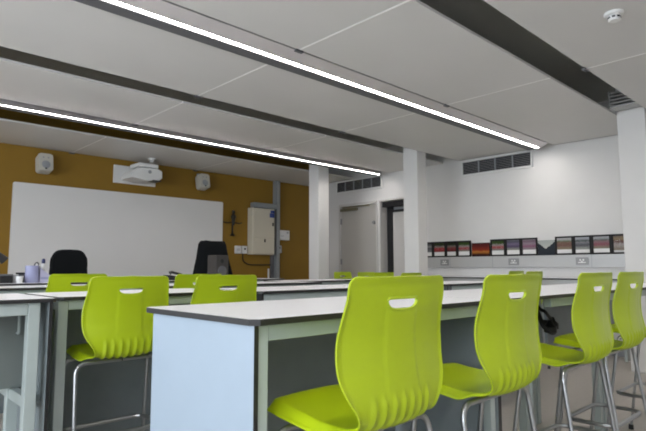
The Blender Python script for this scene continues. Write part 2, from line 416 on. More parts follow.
def uvquad(y0, y1, z0, z1, x, name, m, parent):
    bm = bmesh.new(); L = bm.loops.layers.uv.new('UVMap')
    th = .0012
    # facing -x ; u runs left to right as seen from the room (towards -y)
    vs = [bm.verts.new(p) for p in ((x, y1, z0), (x, y0, z0), (x, y0, z1), (x, y1, z1))]
    bk = [bm.verts.new((x+th, v.co.y, v.co.z)) for v in vs]
    f = bm.faces.new(vs[::-1]); bm.faces.new(bk)
    for k in range(4): bm.faces.new((vs[k], vs[(k+1) % 4], bk[(k+1) % 4], bk[k]))
    for fc in bm.faces:
        for l in fc.loops: l[L].uv = ((y1-l.vert.co.y)/(y1-y0), (l.vert.co.z-z0)/(z1-z0))
    me = bpy.data.meshes.new(name); bm.to_mesh(me); bm.free(); me.materials.append(m)
    o = bpy.data.objects.new(name, me); COL.objects.link(o); o.parent = parent
    return o
def framed(y0, y1, a, label, grp='framed photographs on the trunking', cap=.30):
    z0, z1 = 0, .233
    t = thing('framed_photograph', label, 'picture', (XW-.052, (y0+y1)/2, 1.1862), 0, grp)
    w = (y1-y0)/2-.001; b = .02
    f = MB(); f.box(-.008, -w, z0, .012, w, z0+b, .001).box(-.008, -w, z1-b, .012, w, z1, .001)
    f.box(-.008, -w, z0+b, .012, -w+b, z1-b, .001).box(-.008, w-b, z0+b, .012, w, z1-b, .001).box(.004, -w+b, z0+b, .012, w-b, z1-b)
    f.build('frame', M['frameb'], t)
    zs = z0+b+(z1-z0-2*b)*cap
    uvquad(-w+b+.001, w-b-.001, zs, z1-b-.001, .001, 'photograph', art[a], t)
    MB().box(.001, -w+b+.001, z0+b+.001, .0022, w-b-.001, zs).build('caption_card', M['caption'], t)
framed(4.708, 4.93, 'grey', 'grey team photograph half hidden by the middle column')
framed(4.482, 4.706, 'red', 'red team photograph, second frame right of the middle column')
framed(4.287, 4.480, 'dred', 'dark red team photograph, third frame right of the middle column')
framed(4.062, 4.285, 'gred', 'red team photograph on bright grass, left of the sunset print')
framed(3.533, 3.755, 'gred', 'red and blue team photograph, right of the sunset print')
framed(3.310, 3.531, 'purple', 'purple team photograph in the middle of three frames')
framed(3.086, 3.308, 'pink', 'pink team photograph, left of the mountain print')
framed(2.632, 2.856, 'brown', 'brown team photograph, right of the mountain print', cap=.25)
framed(2.420, 2.630, 'black', 'black and white team photograph above the right socket', cap=.22)
framed(2.196, 2.418, 'rose', 'rose team photograph, second frame from the nearest column', cap=.25)
framed(1.980, 2.194, 'match', 'match photograph partly hidden by the nearest column', cap=.12)
for y0, y1, a, nm, lb in ((3.768, 4.045, 'sunset', 'canvas_print', 'unframed red sunset print on the trunking'), (2.860, 3.080, 'mount', 'canvas_print', 'unframed print of dark mountain slopes on the trunking')):
    t = thing(nm, lb, 'picture', (XW-.052, (y0+y1)/2, 1.1862)); w = (y1-y0)/2
    MB().box(-.004, -w, 0, .012, w, .192).build('stretcher', M['frameb'], t)
    uvquad(-w+.001, w-.001, .001, .191, -.0055, 'print', art[a], t)

# ------------------------------------------------------------------ back wall fittings
t = thing('whiteboard', 'wide blank whiteboard on the ochre wall', 'whiteboard', (0, YB, 0))
pts = []
def rrect(x0, z0, x1, z1, r, n=5):
    P = []
    for cx, cz, a in ((x1-r, z1-r, 0), (x0+r, z1-r, 90), (x0+r, z0+r, 180), (x1-r, z0+r, 270)):
        for k in range(n+1):
            q = math.radians(a+90*k/n); P.append((cx+r*math.cos(q), cz+r*math.sin(q)))
    return P
MB().prism(rrect(1.75, .86, 4.86, 2.123, .02), -.0325, -.001, 'Y', bev=.003).build('board_panel', M['board'], t)
MB().box(1.8, -.09, .835, 4.8, -.002, .858, .004).build('pen_tray', M['trimw'], t)

def wall_speaker(x, z, label):
    t = thing('wall_speaker', label, 'speaker', (x, YB, z), 0, 'wall speakers')
    MB().box(-.05, -.05, .125, .05, -.0005, .165, .004).tube([(0, -.04, .14), (0, -.10, .12)], .015, 8).build('bracket', M['grey'], t)
    T = Matrix.Rotation(math.radians(-12), 4, 'X')
    c = MB(); c.prism(rrect(-.085, -.115, .085, .115, .028), -.19, -.04, 'Y', bev=.008)
    c.bm.transform(T); o = c.build('cabinet', M['shell'], t)
    c = MB().lathe([(0, -.1945), (.03, -.196), (.05, -.1925), (.053, -.189)], (0, 0, -.035), 20, 'Y'); c.bm.transform(T); c.build('grille', M['grey'], o)
    c = MB().lathe([(0, -.194), (.012, -.1925), (.014, -.189)], (0, 0, -.088), 12, 'Y'); c.bm.transform(T); c.build('tweeter', M['black'], o)
    c = MB()
    for q in (-.03, .03): c.lathe([(0, -.1925), (.010, -.1915), (.012, -.189)], (q, 0, .06), 12, 'Y')
    c.bm.transform(T); c.build('screw_cap', M['grey'], o)
wall_speaker(2.075, 2.36, 'white wall speaker left of the projector')
wall_speaker(4.42, 2.38, 'white wall speaker right of the projector')

t = thing('projector', 'white short throw projector on a wall plate above the whiteboard', 'projector', (0, YB, 0))
MB().box(3.02, -.025, 2.255, 3.66, -.0005, 2.515, .004).build('wall_plate', M['trimw'], t)
MB().box(3.24, -.139, 2.40, 3.42, -.026, 2.475, .005).build('arm', M['trimw'], t)
b = MB().prism([(3.10, 2.29), (3.30, 2.265), (3.50, 2.275), (3.555, 2.32), (3.55, 2.42), (3.48, 2.45), (3.24, 2.445), (3.16, 2.42), (3.10, 2.35)], -.46, -.10, 'Y', bev=.014).build('body', M['trimw'], t)
MB().box(3.20, -.44, 2.4555, 3.50, -.14, 2.515, .012).build('top_cover', M['trimw'], t)
MB().box(3.40, -.468, 2.268, 3.53, -.30, 2.28).build('lens_recess', M['black'], b)
MB().lathe([(0, -.468), (.022, -.466), (.026, -.461)], (3.36, 0, 2.39), 14, 'Y').build('sensor', M['grey'], b)

t = thing('electrical_cabinet', 'cream electrical cabinet with two doors on the ochre wall', 'cabinet', (0, YB, 0))
MB().box(5.385, -.14, 1.262, 5.868, -.0005, 2.068, .006).build('body', M['cream'], t)
o = MB().box(5.398, -.156, 1.55, 5.858, -.1405, 2.052, .004).build('door', M['cream'], t)
MB().box(5.805, -.170, 1.765, 5.830, -.1565, 1.825, .003).build('latch', M['bronze'], o)
MB().box(5.745, -.1585, 1.915, 5.85, -.1565, 1.99).box(5.765, -.1585, 1.993, 5.853, -.1565, 2.04).build('sticker', M['sticker'], o)
o = MB().box(5.398, -.156, 1.278, 5.858, -.1405, 1.530, .004).build('door', M['cream'], t)
MB().box(5.63, -.170, 1.475, 5.655, -.1565, 1.53, .003).build('latch', M['bronze'], o)
t = thing('cable_trunking', 'grey vertical trunking with a top branch beside the cream cabinet', 'trunking', (0, YB, 0))
MB().box(5.935, -.125, .02, 6.006, -.0005, 2.598, .003).build('riser', M['trunk'], t)
MB().box(5.44, -.125, 2.08, 5.934, -.0005, 2.165, .003).build('branch', M['trunk'], t)
MB().box(5.88, -.05, .02, 5.934, -.0005, 1.255, .002).build('back_channel', M['slat'], t)
tag(MB().box(5.83, -.02, .75, 5.855, -.0005, 1.02, .002).build('conduit', M['trimw'], loc=(0, YB, 0)), 'thin white conduit low on the ochre wall beside the grey trunking', 'conduit')
t = thing('isolator_box', 'pale grey box on the ochre wall, right of the trunking', 'electrical box', (0, YB, 0))
MB().box(6.012, -.09, 1.532, 6.262, -.0005, 1.71, .006).build('body', M['grey' if 0 else 'trimw'], t)
MB().box(6.19, -.094, 1.655, 6.23, -.0905, 1.68).box(6.06, -.094, 1.60, 6.13, -.0905, 1.61).build('indicator', M['grey'], t)
t = thing('thermostat', 'small white switch box low beside the grey trunking', 'electrical box', (0, YB, 0))
MB().box(6.012, -.06, 1.30, 6.10, -.0005, 1.435, .005).build('body', M['trimw'], t)
MB().box(6.05, -.064, 1.375, 6.07, -.0605, 1.41).build('button', M['black'], t)
for k, z in enumerate((2.02, 1.90, 1.77)):
    tag(MB().box(6.008, -.055, z-.03, 6.045, -.015, z+.03, .006).build('cable_gland', M['trimw'], loc=(0, YB, 0)), ['topmost', 'middle', 'lowest'][k]+' small white cable gland on the right of the grey trunking', 'cable gland', 'cable glands')
for k, (x0, x1) in enumerate(((5.122, 5.225), (5.255, 5.355))):
    t = thing('switch_box', ['plain white switch box left of the cream cabinet', 'white switch box with a dark knob, nearest the cream cabinet'][k], 'switch', (0, YB, 0), 0, 'switch boxes')
    MB().box(x0, -.045, 1.275, x1, -.0005, 1.405, .005).build('body', M['trimw'], t)
    if k: MB().lathe([(0, -.056), (.014, -.055), (.016, -.046), (0, -.046)], ((x0+x1)/2, 0, 1.355), 12, 'Y').build('knob', M['black'], t)
    else: MB().box(x0+.02, -.049, 1.32, x1-.02, -.046, 1.36, .001).build('rocker', M['jamb'], t)
tag(MB().tube(fillet([(5.28, -.02, 1.274), (5.28, -.02, 1.15), (5.40, -.02, 1.085), (5.879, -.02, 1.085)], .08, 6), .010, 8).build('cable', M['bronze'], loc=(0, YB, 0)), 'dark cable sagging from the switch boxes to the trunking', 'cable')
t = thing('wall_crucifix', 'small dark cross with thin arms on the ochre wall', 'crucifix', (5.06, YB, 0))
MB().tube([(0, -.02, 1.60), (0, -.025, 2.00)], .012, 8).lathe([(0, 0), (.05, .0), (.0, .06)], (0, -.02, 1.57), 8).build('upright', M['bronze'], t)
MB().tube(catmull([(-.185, -.02, 1.80), (-.12, -.03, 1.785), (0, -.035, 1.80), (.12, -.03, 1.785), (.19, -.02, 1.80)], 5), .009, 8).build('crossbar', M['bronze'], t)
MB().lathe([(0, -.12), (.022, -.10), (.030, -.02), (.045, .03), (.035, .06), (.014, .075), (.026, .10), (.024, .125), (0, .14)], (0, -.05, 1.86), 12).build('figure', M['bronze'], t)

def detector(x, y, label):
    t = thing('smoke_detector', label, 'smoke detector', (x, y, ZR), 0, 'ceiling detectors')
    MB().lathe([(0, 0), (.056, 0), (.056, -.014), (.05, -.02), (0, -.02)], n=24).build('base', M['trimw'], t)
    MB().lathe([(0, -.021), (.036, -.021), (.036, -.044), (.030, -.052), (0, -.054)], n=24).build('chamber', M['trimw'], t)
    v = MB()
    for k in range(8):
        a = 2*PI*k/8+.2; v.obox(Matrix.Translation((.036*math.cos(a), .036*math.sin(a), -.034)) @ Matrix.Rotation(a, 4, 'Z'), .004, .018, .01)
    v.build('vent_slot', M['black'], t)
detector(3.49, 1.04, 'white smoke detector on the nearest ceiling panels')
detector(3.42, 7.16, 'white smoke detector on the ceiling above the projector')

# ------------------------------------------------------------------ benches
ZT, TH = .90, .016
def bench_top(t, x0, y0, x1, y1, cz=0.02):
    c = cz
    P = [(x0+c, y0), (x1-c, y0), (x1, y0+c), (x1, y1-c), (x1-c, y1), (x0+c, y1), (x0, y1-c), (x0, y0+c)]
    m = MB(); bm = m.bm
    A = [bm.verts.new((a, b, ZT-TH)) for a, b in P]; B = [bm.verts.new((a, b, ZT)) for a, b in P]
    f = bm.faces.new(A[::-1]); f.material_index = 1
    f = bm.faces.new(B); f.material_index = 0
    for k in range(8):
        f = bm.faces.new((A[k], A[(k+1) % 8], B[(k+1) % 8], B[k])); f.material_index = 1
    return m.build('worktop', [M['top'], M['core']], t)
def panelx(t, x0, x1, y0, y1, z0, z1, name='end_panel', fm='blue'):
    m = MB(); bm = m.bm
    m.box(x0, y0, z0, x1, y1, z1)
    bm.normal_update()
    for f in bm.faces: f.material_index = 0 if abs(f.normal.x) > .9 else 1
    return m.build(name, [M[fm], M['core']], t)
def bench(label, x0, y0, x1, y1, legs=(), ends=(), modesty=None, lw=.042, ly0=.018, ylegs=True, rail=True, grp='laboratory benches'):
    t = thing('lab_bench', label, 'bench', (0, 0, 0), 0, grp)
    bench_top(t, x0, y0, x1, y1)
    zu = ZT-TH-.0005
    for s in ends:
        a, b = (x0+.010, x0+.024) if s in 'lL' else (x1-.028, x1-.014)
        panelx(t, a, b, y0+.012, y1-(.05 if x0 < .783 else .012), .0, zu, fm='blue' if s in 'lr' else 'slate')
    for lx in legs:
        for ly in ((y0+ly0, y1-.018-lw) if not (ylegs == 'b' and lx > x0+.5) else (y1-.018-lw, y0+.30)):
            MB().box(lx, ly, 0, lx+lw, ly+lw, zu, .003).build('leg', M['frame'], t)
    if rail:
        L = sorted(legs)
        for a, b in zip(L, L[1:]):
            for ly in (y0+.020, y1-.018-lw):
                q = 0 if (ly < y0+.03 and ly0 > .05) else 1
                MB().box(a+(lw+.0005)*q, ly, zu-.042, b-.0005*q+lw*(1-q), ly+.036, zu, .003).build('rail', M['frame'], t)
        for a in L:
            MB().box(a+.003, y0+ly0+lw+.0005, zu-.042, a+lw-.003, y1-.018-lw-.0005, zu, .003).build('rail', M['frame'], t)
    if modesty:
        z0, z1, yy, xa, xb = modesty
        MB().box(xa, yy, z0, xb, yy+.016, z1).build('modesty_panel', M['slate'], t)
    return t
# front row
B1 = bench('nearest white topped bench with the pale blue end panel', .782, 1.065, 1.998, 1.665, legs=(.807, 1.925), lw=.034, ends='lR', modesty=(.02, .84, 1.55, .858, 1.92))
B2 = bench('open front row bench with cables hanging below its top', 2.0, 1.065, 3.51, 1.70, legs=(2.51, 3.455), ly0=.16, modesty=(.50, .84, 1.58, 2.06, 3.50))
B3 = bench('front row bench at the right edge of the picture', 3.512, 1.065, 4.95, 1.70, legs=(3.525, 4.60), ly0=.16, modesty=(.50, .84, 1.58, 3.57, 4.90))
# services between the first two benches
t = thing('service_riser', 'grey and beige service riser between the first two front benches', 'service riser')
MB().box(2.004, 1.19, 0, 2.075, 1.27, .882, .003).build('riser_duct', M['frame'], t)
MB().box(1.995, 1.085, 0, 2.012, 1.119, .882, .002).build('corner_trim', M['black'], t)
MB().box(2.03, 1.275, 0, 2.22, 1.35, .882, .003).build('riser_panel', M['beige'], t)
# cables and plugs below bench 2
def cable(pts, r, label, plug=None):
    t = thing('hanging_cable', label, 'cable', (.24, .03, -.005), 0, 'cables under the bench')
    MB().tube(catmull(pts, 6), r, 8).build('cord', M['black'], t)
    if plug:
        p = Vector(plug)
        MB().lathe([(0, .045), (.012, .042), (.020, .02), (.036, .004), (.036, -.026), (.020, -.032), (0, -.032)], p, 14).build('plug', M['black'], t)
cable([(2.80, 1.40, .84), (2.80, 1.36, .76), (2.79, 1.33, .70), (2.82, 1.30, .665), (2.86, 1.30, .67), (2.86, 1.33, .71), (2.82, 1.36, .72)], .014, 'thick looped black cable hanging under the open front bench', (2.83, 1.31, .69))
cable([(2.92, 1.44, .84), (2.90, 1.40, .79), (2.88, 1.36, .775), (2.93, 1.36, .745), (2.97, 1.36, .72)], .010, 'thin black cable with a dangling plug under the open front bench', (2.975, 1.36, .695))
cable([(2.72, 1.46, .84), (2.71, 1.42, .80), (2.72, 1.40, .77)], .013, 'short black adaptor hanging between the other cables', (2.72, 1.38, .765))
# second row
B4 = bench('second row bench directly behind the nearest bench', .785, 2.50, 1.735, 3.05, legs=(.788, 1.69), ly0=.018, ylegs='b', modesty=(.02, .84, 2.93, .835, 1.686))
B5 = bench('second row bench starting behind the paired stools', 1.757, 2.34, 3.60, 2.90, legs=(1.796, 3.50), ends='R', modesty=(.02, .84, 2.78, 1.84, 3.495))
MB().box(1.782, 2.356, .0, 1.7945, 2.41, .883).build('end_strip', M['core'], B5)
B6 = bench('short second row bench furthest right', 3.61, 2.34, 4.62, 2.90, legs=(3.645, 4.56), ends='L', modesty=(.02, .84, 2.78, 3.69, 4.555))
# left bench, cantilever end frame
t = thing('lab_bench', 'left edge bench with a dark end panel and low side rail', 'bench', (0, 0, 0), 0, 'laboratory benches')
bench_top(t, -.60, 2.425, .757, 3.06)
zu = ZT-TH-.0005
panelx(t, -.582, -.568, 2.437, 3.048, 0, zu, fm='slate')  # unseen far end panel, added to block low window light under the bench
panelx(t, .728, .742, 2.437, 3.048, 0, zu, fm='slate')
for x in (.650, -.55):
    MB().box(x, 2.442, 0, x+.045, 2.487, zu, .003).build('leg', M['frame'], t)
    MB().box(x, 2.70, 0, x+.045, 2.745, zu, .003).build('leg', M['frame'], t)
    MB().box(x+.005, 2.4875, .455, x+.04, 2.6995, .50, .003).box(x+.005, 2.7455, .455, x+.04, 3.03, .50, .003).build('rail', M['frame'], t)
MB().box(-.504, 2.446, zu-.05, .649, 2.482, zu, .003).build('rail', M['frame'], t)
mp = MB().box(-.56, 2.680, .503, .722, 2.695, zu-.002).build('modesty_panel', M['slate2'], t)
MB().tube(fillet([(.672, 2.679, .83), (.672, 2.655, .83), (.672, 2.655, .74), (.672, 2.679, .74)], .01, 3), .006, 8).build('handle', M['frame'], mp)
# third row
bench('third row bench furthest left, behind the left edge bench', .10, 3.88, 1.60, 4.44, legs=(.14, 1.53), modesty=(.02, .84, 4.32, .19, 1.52))
bench('third row bench in front of the speaker', 1.62, 3.52, 3.36, 4.08, legs=(1.65, 3.29), modesty=(.02, .84, 3.96, 1.70, 3.28))
bench('third row bench furthest right, before the back column', 3.38, 3.92, 4.45, 4.46, legs=(3.42, 4.38), modesty=(.02, .84, 4.34, 3.47, 4.37))
# teacher's desk and wall bench
t = thing('teacher_desk', 'long teacher desk in front of the whiteboard', 'desk')
bench_top(t, .35, 5.02, 4.15, 5.70)
MB().box(.40, 5.05, .05, 4.10, 5.066, .883).build('front_panel', M['frame'], t)
for x in (.40, 2.2, 4.05): MB().box(x, 5.067, 0, x+.05, 5.66, .883, .003).build('support_panel', M['blue'], t)
t = thing('wall_bench', 'white bench fixed along the wall below the pictures', 'bench')
bench_top(t, 6.46, 1.95, 6.829, 4.95)
for y in (2.0, 2.95, 3.9, 4.85): MB().box(6.50, y, 0, 6.82, y+.03, .883, .003).build('support_panel', M['frame'], t)
MB().box(6.475, 2.031, .80, 6.495, 4.849, .883).build('rail', M['alu'], t)

# ------------------------------------------------------------------ lime chairs
def chair_shell():
    prof = catmull([(.0, 1.005), (.004, .965), (.011, .91), (.017, .85), (.015, .79), (.008, .735), (.007, .69), (.018, .660), (.044, .645), (.085, .642), (.15, .646), (.215, .656), (.27, .666), (.31, .676), (.338, .678), (.350, .669), (.355, .655)], 8)
    # denser near both ends
    L = [0]
    for a, b in zip(prof, prof[1:]): L.append(L[-1]+(b-a).length)
    tot = L[-1]
    def at(d):
        d = max(0, min(tot, d))
        for i in range(len(L)-1):
            if L[i+1] >= d:
                f = (d-L[i])/max(1e-9, L[i+1]-L[i]); p = prof[i].lerp(prof[i+1], f)
                return p
        return prof[-1]
    ds = [0, .0012, .004, .008, .014, .021]; d = .021
    while d < tot-.045: d += .0085; ds.append(d)
    ds += [tot-.040, tot-.032, tot-.024, tot-.016, tot-.009, tot-.004, tot-.001, tot]
    ds = sorted(set(min(x, tot) for x in ds))
    # half width against arc length
    keys = [(0, .186), (.05, .188), (.10, .194), (.15, .203), (.19, .205), (.24, .200), (.27, .190), (.30, .170), (.325, .151), (.35, .142), (.375, .147), (.41, .163), (.45, .178), (.50, .184), (.55, .182), (.60, .176), (tot, .168)]
    def hw(d):
        for (a, u), (b, v) in zip(keys, keys[1:]):
            if d <= b: return u+(v-u)*sstep(a, b, d) if False else u+(v-u)*((d-a)/(b-a))
        return keys[-1][1]
    def cornered(d):
        h = sum(hw(max(0, min(tot, d+k*.012))) for k in (-2, -1, 0, 1, 2))/5
        r = .026
        if d < r: h -= r-math.sqrt(max(0, r*r-(r-d)**2))
        r2 = .048; q = tot-d
        if q < r2: h -= r2-math.sqrt(max(0, r2*r2-(r2-q)**2))
        return h
    MU = 64
    ss = [(-1+2*k/MU) for k in range(MU+1)]
    outer, inner = [], []
    for d in ds:
        p = at(d); a = at(d-.004); b = at(d+.004); tg = (b-a).normalized()
        n = Vector((tg.y, -tg.x))            # profile (v,z); tg runs down the back -> n must face the rear / the floor
        h = cornered(d)
        cv = .012+.014*sstep(0, .16, d) if d < .2 else .026-.014*sstep(.2, .34, d)
        if d > .40: cv = .012-.020*sstep(.50, tot, d)
        ro, ri = [], []
        for s in ss:
            u = s*h
            off = -cv*s*s                     # edges forward / up
            rim = sstep(.93, 1.0, abs(s))
            off += .005*rim*sstep(.0, .06, d)*(1-sstep(.42, .5, d))
            if d < .02: off += .005*(1-d/.02)
            off += .019*sstep(.80, 1.0, abs(s))*sstep(.40, .46, d)     # seat edge turned down
            # raised centre panel, narrow at the handle and wider below
            pw = .056+.006*sstep(.1, .3, d)
            off += .0020*(1-sstep(pw-.003, pw+.003, abs(u)))*sstep(.07, .09, d)*(1-sstep(.30, .36, d))
            # ribs round the bend
            m = sstep(.275, .305, d)*(1-sstep(.385, .41, d))*(1-sstep(.108, .125, abs(u)))
            c = math.cos(2*PI*(u+.004)/.034)
            off += m*.0060*max(0, c)**.7
            ob = p+n*(off+.0055); ib = p+n*off
            if m > 0: ib = p+n*(-cv*s*s)
            ro.append((u, ob.x, ob.y)); ri.append((u, ib.x, ib.y))
        outer.append(ro); inner.append(ri)
    bm = bmesh.new()
    O = [[bm.verts.new(p) for p in r] for r in outer]; I = [[bm.verts.new(p) for p in r] for r in inner]
    R, Cn = len(O), MU+1
    for i in range(R-1):
        for k in range(MU):
            bm.faces.new((O[i][k], O[i][k+1], O[i+1][k+1], O[i+1][k]))
            bm.faces.new((I[i][k], I[i+1][k], I[i+1][k+1], I[i][k+1]))
    ring = [(0, k) for k in range(MU)]+[(i, MU) for i in range(R-1)]+[(R-1, k) for k in range(MU, 0, -1)]+[(i, 0) for i in range(R-1, 0, -1)]
    cen = sum((v.co for r in O for v in r), Vector())/(R*Cn)
    mids = []
    N = len(ring)
    for j, (i, k) in enumerate(ring):
        a, b = O[i][k].co, I[i][k].co
        mid = (a+b)/2
        i2, k2 = (min(max(i, 1), R-2), min(max(k, 1), MU-1))
        out = (mid-(O[i2][k2].co+I[i2][k2].co)/2)
        if out.length > 1e-6: out.normalize()
        mids.append(bm.verts.new(mid+out*.0025))
    for j in range(N):
        (i, k), (i2, k2) = ring[j], ring[(j+1) % N]
        m1, m2 = mids[j], mids[(j+1) % N]
        bm.faces.new((O[i2][k2], O[i][k], m1, m2)); bm.faces.new((I[i][k], I[i2][k2], m2, m1))
    bmesh.ops.recalc_face_normals(bm, faces=bm.faces)
    me = bpy.data.meshes.new('shell'); bm.to_mesh(me); bm.free()
    so = bpy.data.objects.new('shell_blank', me); COL.objects.link(so)
    # grip slot: flat top edge, bowed lower edge
    zt, w, hgt = .950, .056, .025
    P = [(-w, zt-.004), (-w+.004, zt), (w-.004, zt), (w, zt-.004)]
    P += [(w*math.copysign(abs(math.cos(q))**.7, math.cos(q)), zt-.006-(hgt-.006)*math.sin(q)**.8) for q in [PI*(k+.3)/10.6 for k in range(11)]]
    cu = MB().prism(P, -.1, .12, 'Y'); co = cu.build('slot_cutter', M['lime'])
    md = so.modifiers.new('slot', 'BOOLEAN'); md.object = co; md.operation = 'DIFFERENCE'; md.solver = 'EXACT'
    dg = bpy.context.evaluated_depsgraph_get(); dg.update()
    me2 = bpy.data.meshes.new_from_object(so.evaluated_get(dg))
    bpy.data.objects.remove(so); bpy.data.objects.remove(co)
    bm = bmesh.new(); bm.from_mesh(me2)
    # raised lip round the slot on the rear face (follows the recline)
    def pv(z):
        best = min(prof[:60], key=lambda q: abs(q.y-z)); return best.x
    rim = [(a*1.05, pv(b)-.0035+(-(-.020)*0)-.0, zt-.012+(b-zt+.012)*1.16) for a, b in P]
    rim = [(a, y-(-.02)*(a/.19)**2-.002, z) for a, y, z in rim]
    K = MB(); K.loop_tube(rim, .0035, 8); tm = bpy.data.meshes.new('t'); K.bm.to_mesh(tm); K.bm.free(); bm.from_mesh(tm)
    for e in bm.edges:
        e.smooth = not (len(e.link_faces) == 2 and e.calc_face_angle(0) > math.radians(50))
    for f in bm.faces: f.smooth = True; f.material_index = 0
    me3 = bpy.data.meshes.new('seat_shell'); bm.to_mesh(me3); bm.free()
    me3.materials.clear(); me3.materials.append(M['lime'])
    return me3

SHELL = chair_shell()
def make_chair(label, loc, rz):
    t = thing('lab_stool', label, 'chair', loc, rz, 'lime green laboratory stools')
    o = bpy.data.objects.new('seat_shell', SHELL); COL.objects.link(o); o.parent = t
    r = .0088
    for sx in (-1, 1):
        # (u, v, z): v is forward; legs splay fore and aft
        for v0, v1 in ((.085, .0), (.245, .335)):
            zt = .622
            path = fillet([(sx*.004, v0, zt), (sx*.205, v0, zt), (sx*.225, v1, .012)], .05, 7)
            l = MB().tube(path, r, 10).build('leg', M['chrome'], t)
            MB().lathe([(0, 0), (.015, 0), (.0155, .006), (.0135, .03), (0, .03)], (sx*.2253, v1, 0), 12).build('foot_cap', M['black'], l)
    MB().box(-.06, .085, .6312, .06, .245, .634).build('mounting_plate', M['slat'], t)
    P = [(-.185, .018, .30), (.185, .018, .30), (.185, .315, .30), (-.185, .315, .30)]
    # footrest hoop just outside the legs
    ring = []; rr = .05; x0, x1, y0, y1 = -.194, .194, .055, .278
    for cx, cy, a in ((x1-rr, y1-rr, 0), (x0+rr, y1-rr, 90), (x0+rr, y0+rr, 180), (x1-rr, y0+rr, 270)):
        for k in range(7):
            q = math.radians(a+90*k/6); ring.append((cx+rr*math.cos(q), cy+rr*math.sin(q), .30))
    MB().loop_tube(ring, .010, 8).build('footrest', M['chrome'], t)
    return t
CH = None
def chair(x, y, deg, label, sc=1.0):
    global CH
    if CH is None: CH = make_chair(label, (x, y, 0), math.radians(deg)); return CH
    o = dup(CH, (x, y, 0), math.radians(deg), label); o.scale = (sc, sc, sc); return o
chair(1.066, .828, 0, 'nearest lime green stool, in front of the nearest bench')
chair(1.61, .80, 0, 'second lime green stool from the front bench end panel')
chair(2.365, .82, 0, 'third lime green stool along the front bench, behind the hanging cables')
chair(2.885, .84, 0, 'fourth lime green stool along the front bench')
chair(3.62, .85, 0, 'lime green stool cut off by the right picture edge')
chair(1.045, 2.35, 0, 'lime green stool left of the nearest bench, legs showing', 0.985)
chair(1.55, 2.33, 0, 'lime green stool just above the nearest bench top', 0.985)
chair(1.27, 3.66, 0, 'lime green stool in front of the black office chair', 0.985)
chair(1.94, 3.27, 0, 'lime green stool in front of the draped chair and speaker', 0.98)
chair(5.69, 5.56, 180, 'small distant lime stool facing us before the pale grey door', 0.965)
chair(5.55, 4.96, 180, 'distant bright lime stool facing us beside the doorway', 0.965)
chair(4.86, 4.05, 0, 'distant darker lime stool with its back to us by the doorway', 0.97)
chair(4.66, 3.50, 0, 'distant lime stool showing beneath the middle column', 0.97)
chair(5.90, 2.93, 0, 'distant lime stool below the purple photograph, left one', 0.985)
chair(5.28, 2.43, 0, 'distant lime stool below the pink photograph, right one', 0.985)

# ------------------------------------------------------------------ teacher's desk things
ZD = ZT
t = thing('pencil_pot', 'lilac cylindrical pencil pot on the teacher desk', 'pot', (1.415, 5.27, ZD))
MB().lathe([(0, 0), (.055, 0), (.056, .004), (.056, .152), (.051, .152), (.051, .008), (0, .008)], n=28).build('pot', M['lilac'], t)
tag(MB().tube(catmull([(1.42, 5.27, ZD+.012), (1.425, 5.26, ZD+.13), (1.43, 5.255, ZD+.165)], 4), .006, 8).tube(catmull([(1.43, 5.255, ZD+.165), (1.445, 5.25, ZD+.18), (1.46, 5.25, ZD+.165), (1.458, 5.25, ZD+.15)], 4), .006, 8).build('scissors', M['slat']), 'dark scissor handle sticking out of the lilac pot', 'scissors')
t = thing('tape_dispenser', 'pale lilac slanted dispenser right of the lilac pot', 'dispenser', (1.52, 5.27, ZD))
MB().prism([(-.045, 0), (.06, 0), (.06, .05), (.0, .09), (-.045, .135)], -.03, .03, 'Y', bev=.004).build('body', M['palel'], t)
MB().box(-.04, -.034, .03, .055, -.0305, .05).build('band', M['lilac'], t)
t = thing('marker_bottle', 'white bottle with a navy cap beside the office chair', 'bottle', (1.525, 5.34, ZD))
MB().lathe([(0, 0), (.019, 0), (.020, .01), (.018, .17), (0, .172)], n=16).build('bottle', M['trimw'], t)
MB().lathe([(0, .1725), (.015, .1725), (.016, .20), (.010, .215), (0, .217)], n=16).build('cap', M['navy'], t)
t = thing('black_box', 'black box at the left end of the teacher desk', 'box', (1.12, 5.27, ZD))
MB().box(-.13, -.07, 0, .13, .07, .062, .005).build('body', M['black'], t)
MB().box(-.13, -.07, .063, .13, .07, .078, .004).build('lid', M['slat'], t)
t = thing('desk_lamp', 'dark angled desk lamp against the ochre wall at the left edge', 'lamp', (1.05, 5.45, ZD))
MB().lathe([(0, 0), (.06, 0), (.06, .015), (.02, .022), (0, .022)], n=20).build('base', M['black'], t)
MB().tube(catmull([(0, 0, .02), (-.03, 0, .12), (.05, 0, .22), (.12, 0, .245)], 5), .008, 8).build('stem', M['black'], t)
MB().tube([(.08, 0, .255), (.13, 0, .245), (.185, 0, .195)], [.018, .03, .04], 14).build('lamp_shade', M['black'], t)
for k, (x, y) in enumerate(((1.285, 5.30), (1.30, 5.20))):
    t = thing('paper_cup', ['white paper cup behind the clutter on the teacher desk', 'white paper cup nearer the desk edge'][k], 'cup', (x, y, ZD), 0, 'cups on the teacher desk')
    MB().lathe([(0, 0), (.022, 0), (.03, .06 if k else .075), (.027, .06 if k else .075), (.02, .004), (0, .004)], n=18).build('cup', M['paper'], t)
t = thing('small_black_cube', 'small dark square tin left of the lilac pot', 'tin', (1.345, 5.36, ZD))
MB().box(-.03, -.03, 0, .03, .03, .075, .004).build('tin', M['slat'], t)
MB().box(-.031, -.031, .0755, .031, .031, .09, .003).build('lid', M['black'], t)
t.name = 'square_tin'
t = thing('desk_speaker', 'dark box speaker on the desk in front of the draped chair', 'speaker', (3.36, 5.27, ZD))
b = MB().box(-.085, -.08, 0, .085, .10, .275, .008).build('cabinet', M['speaker'], t)
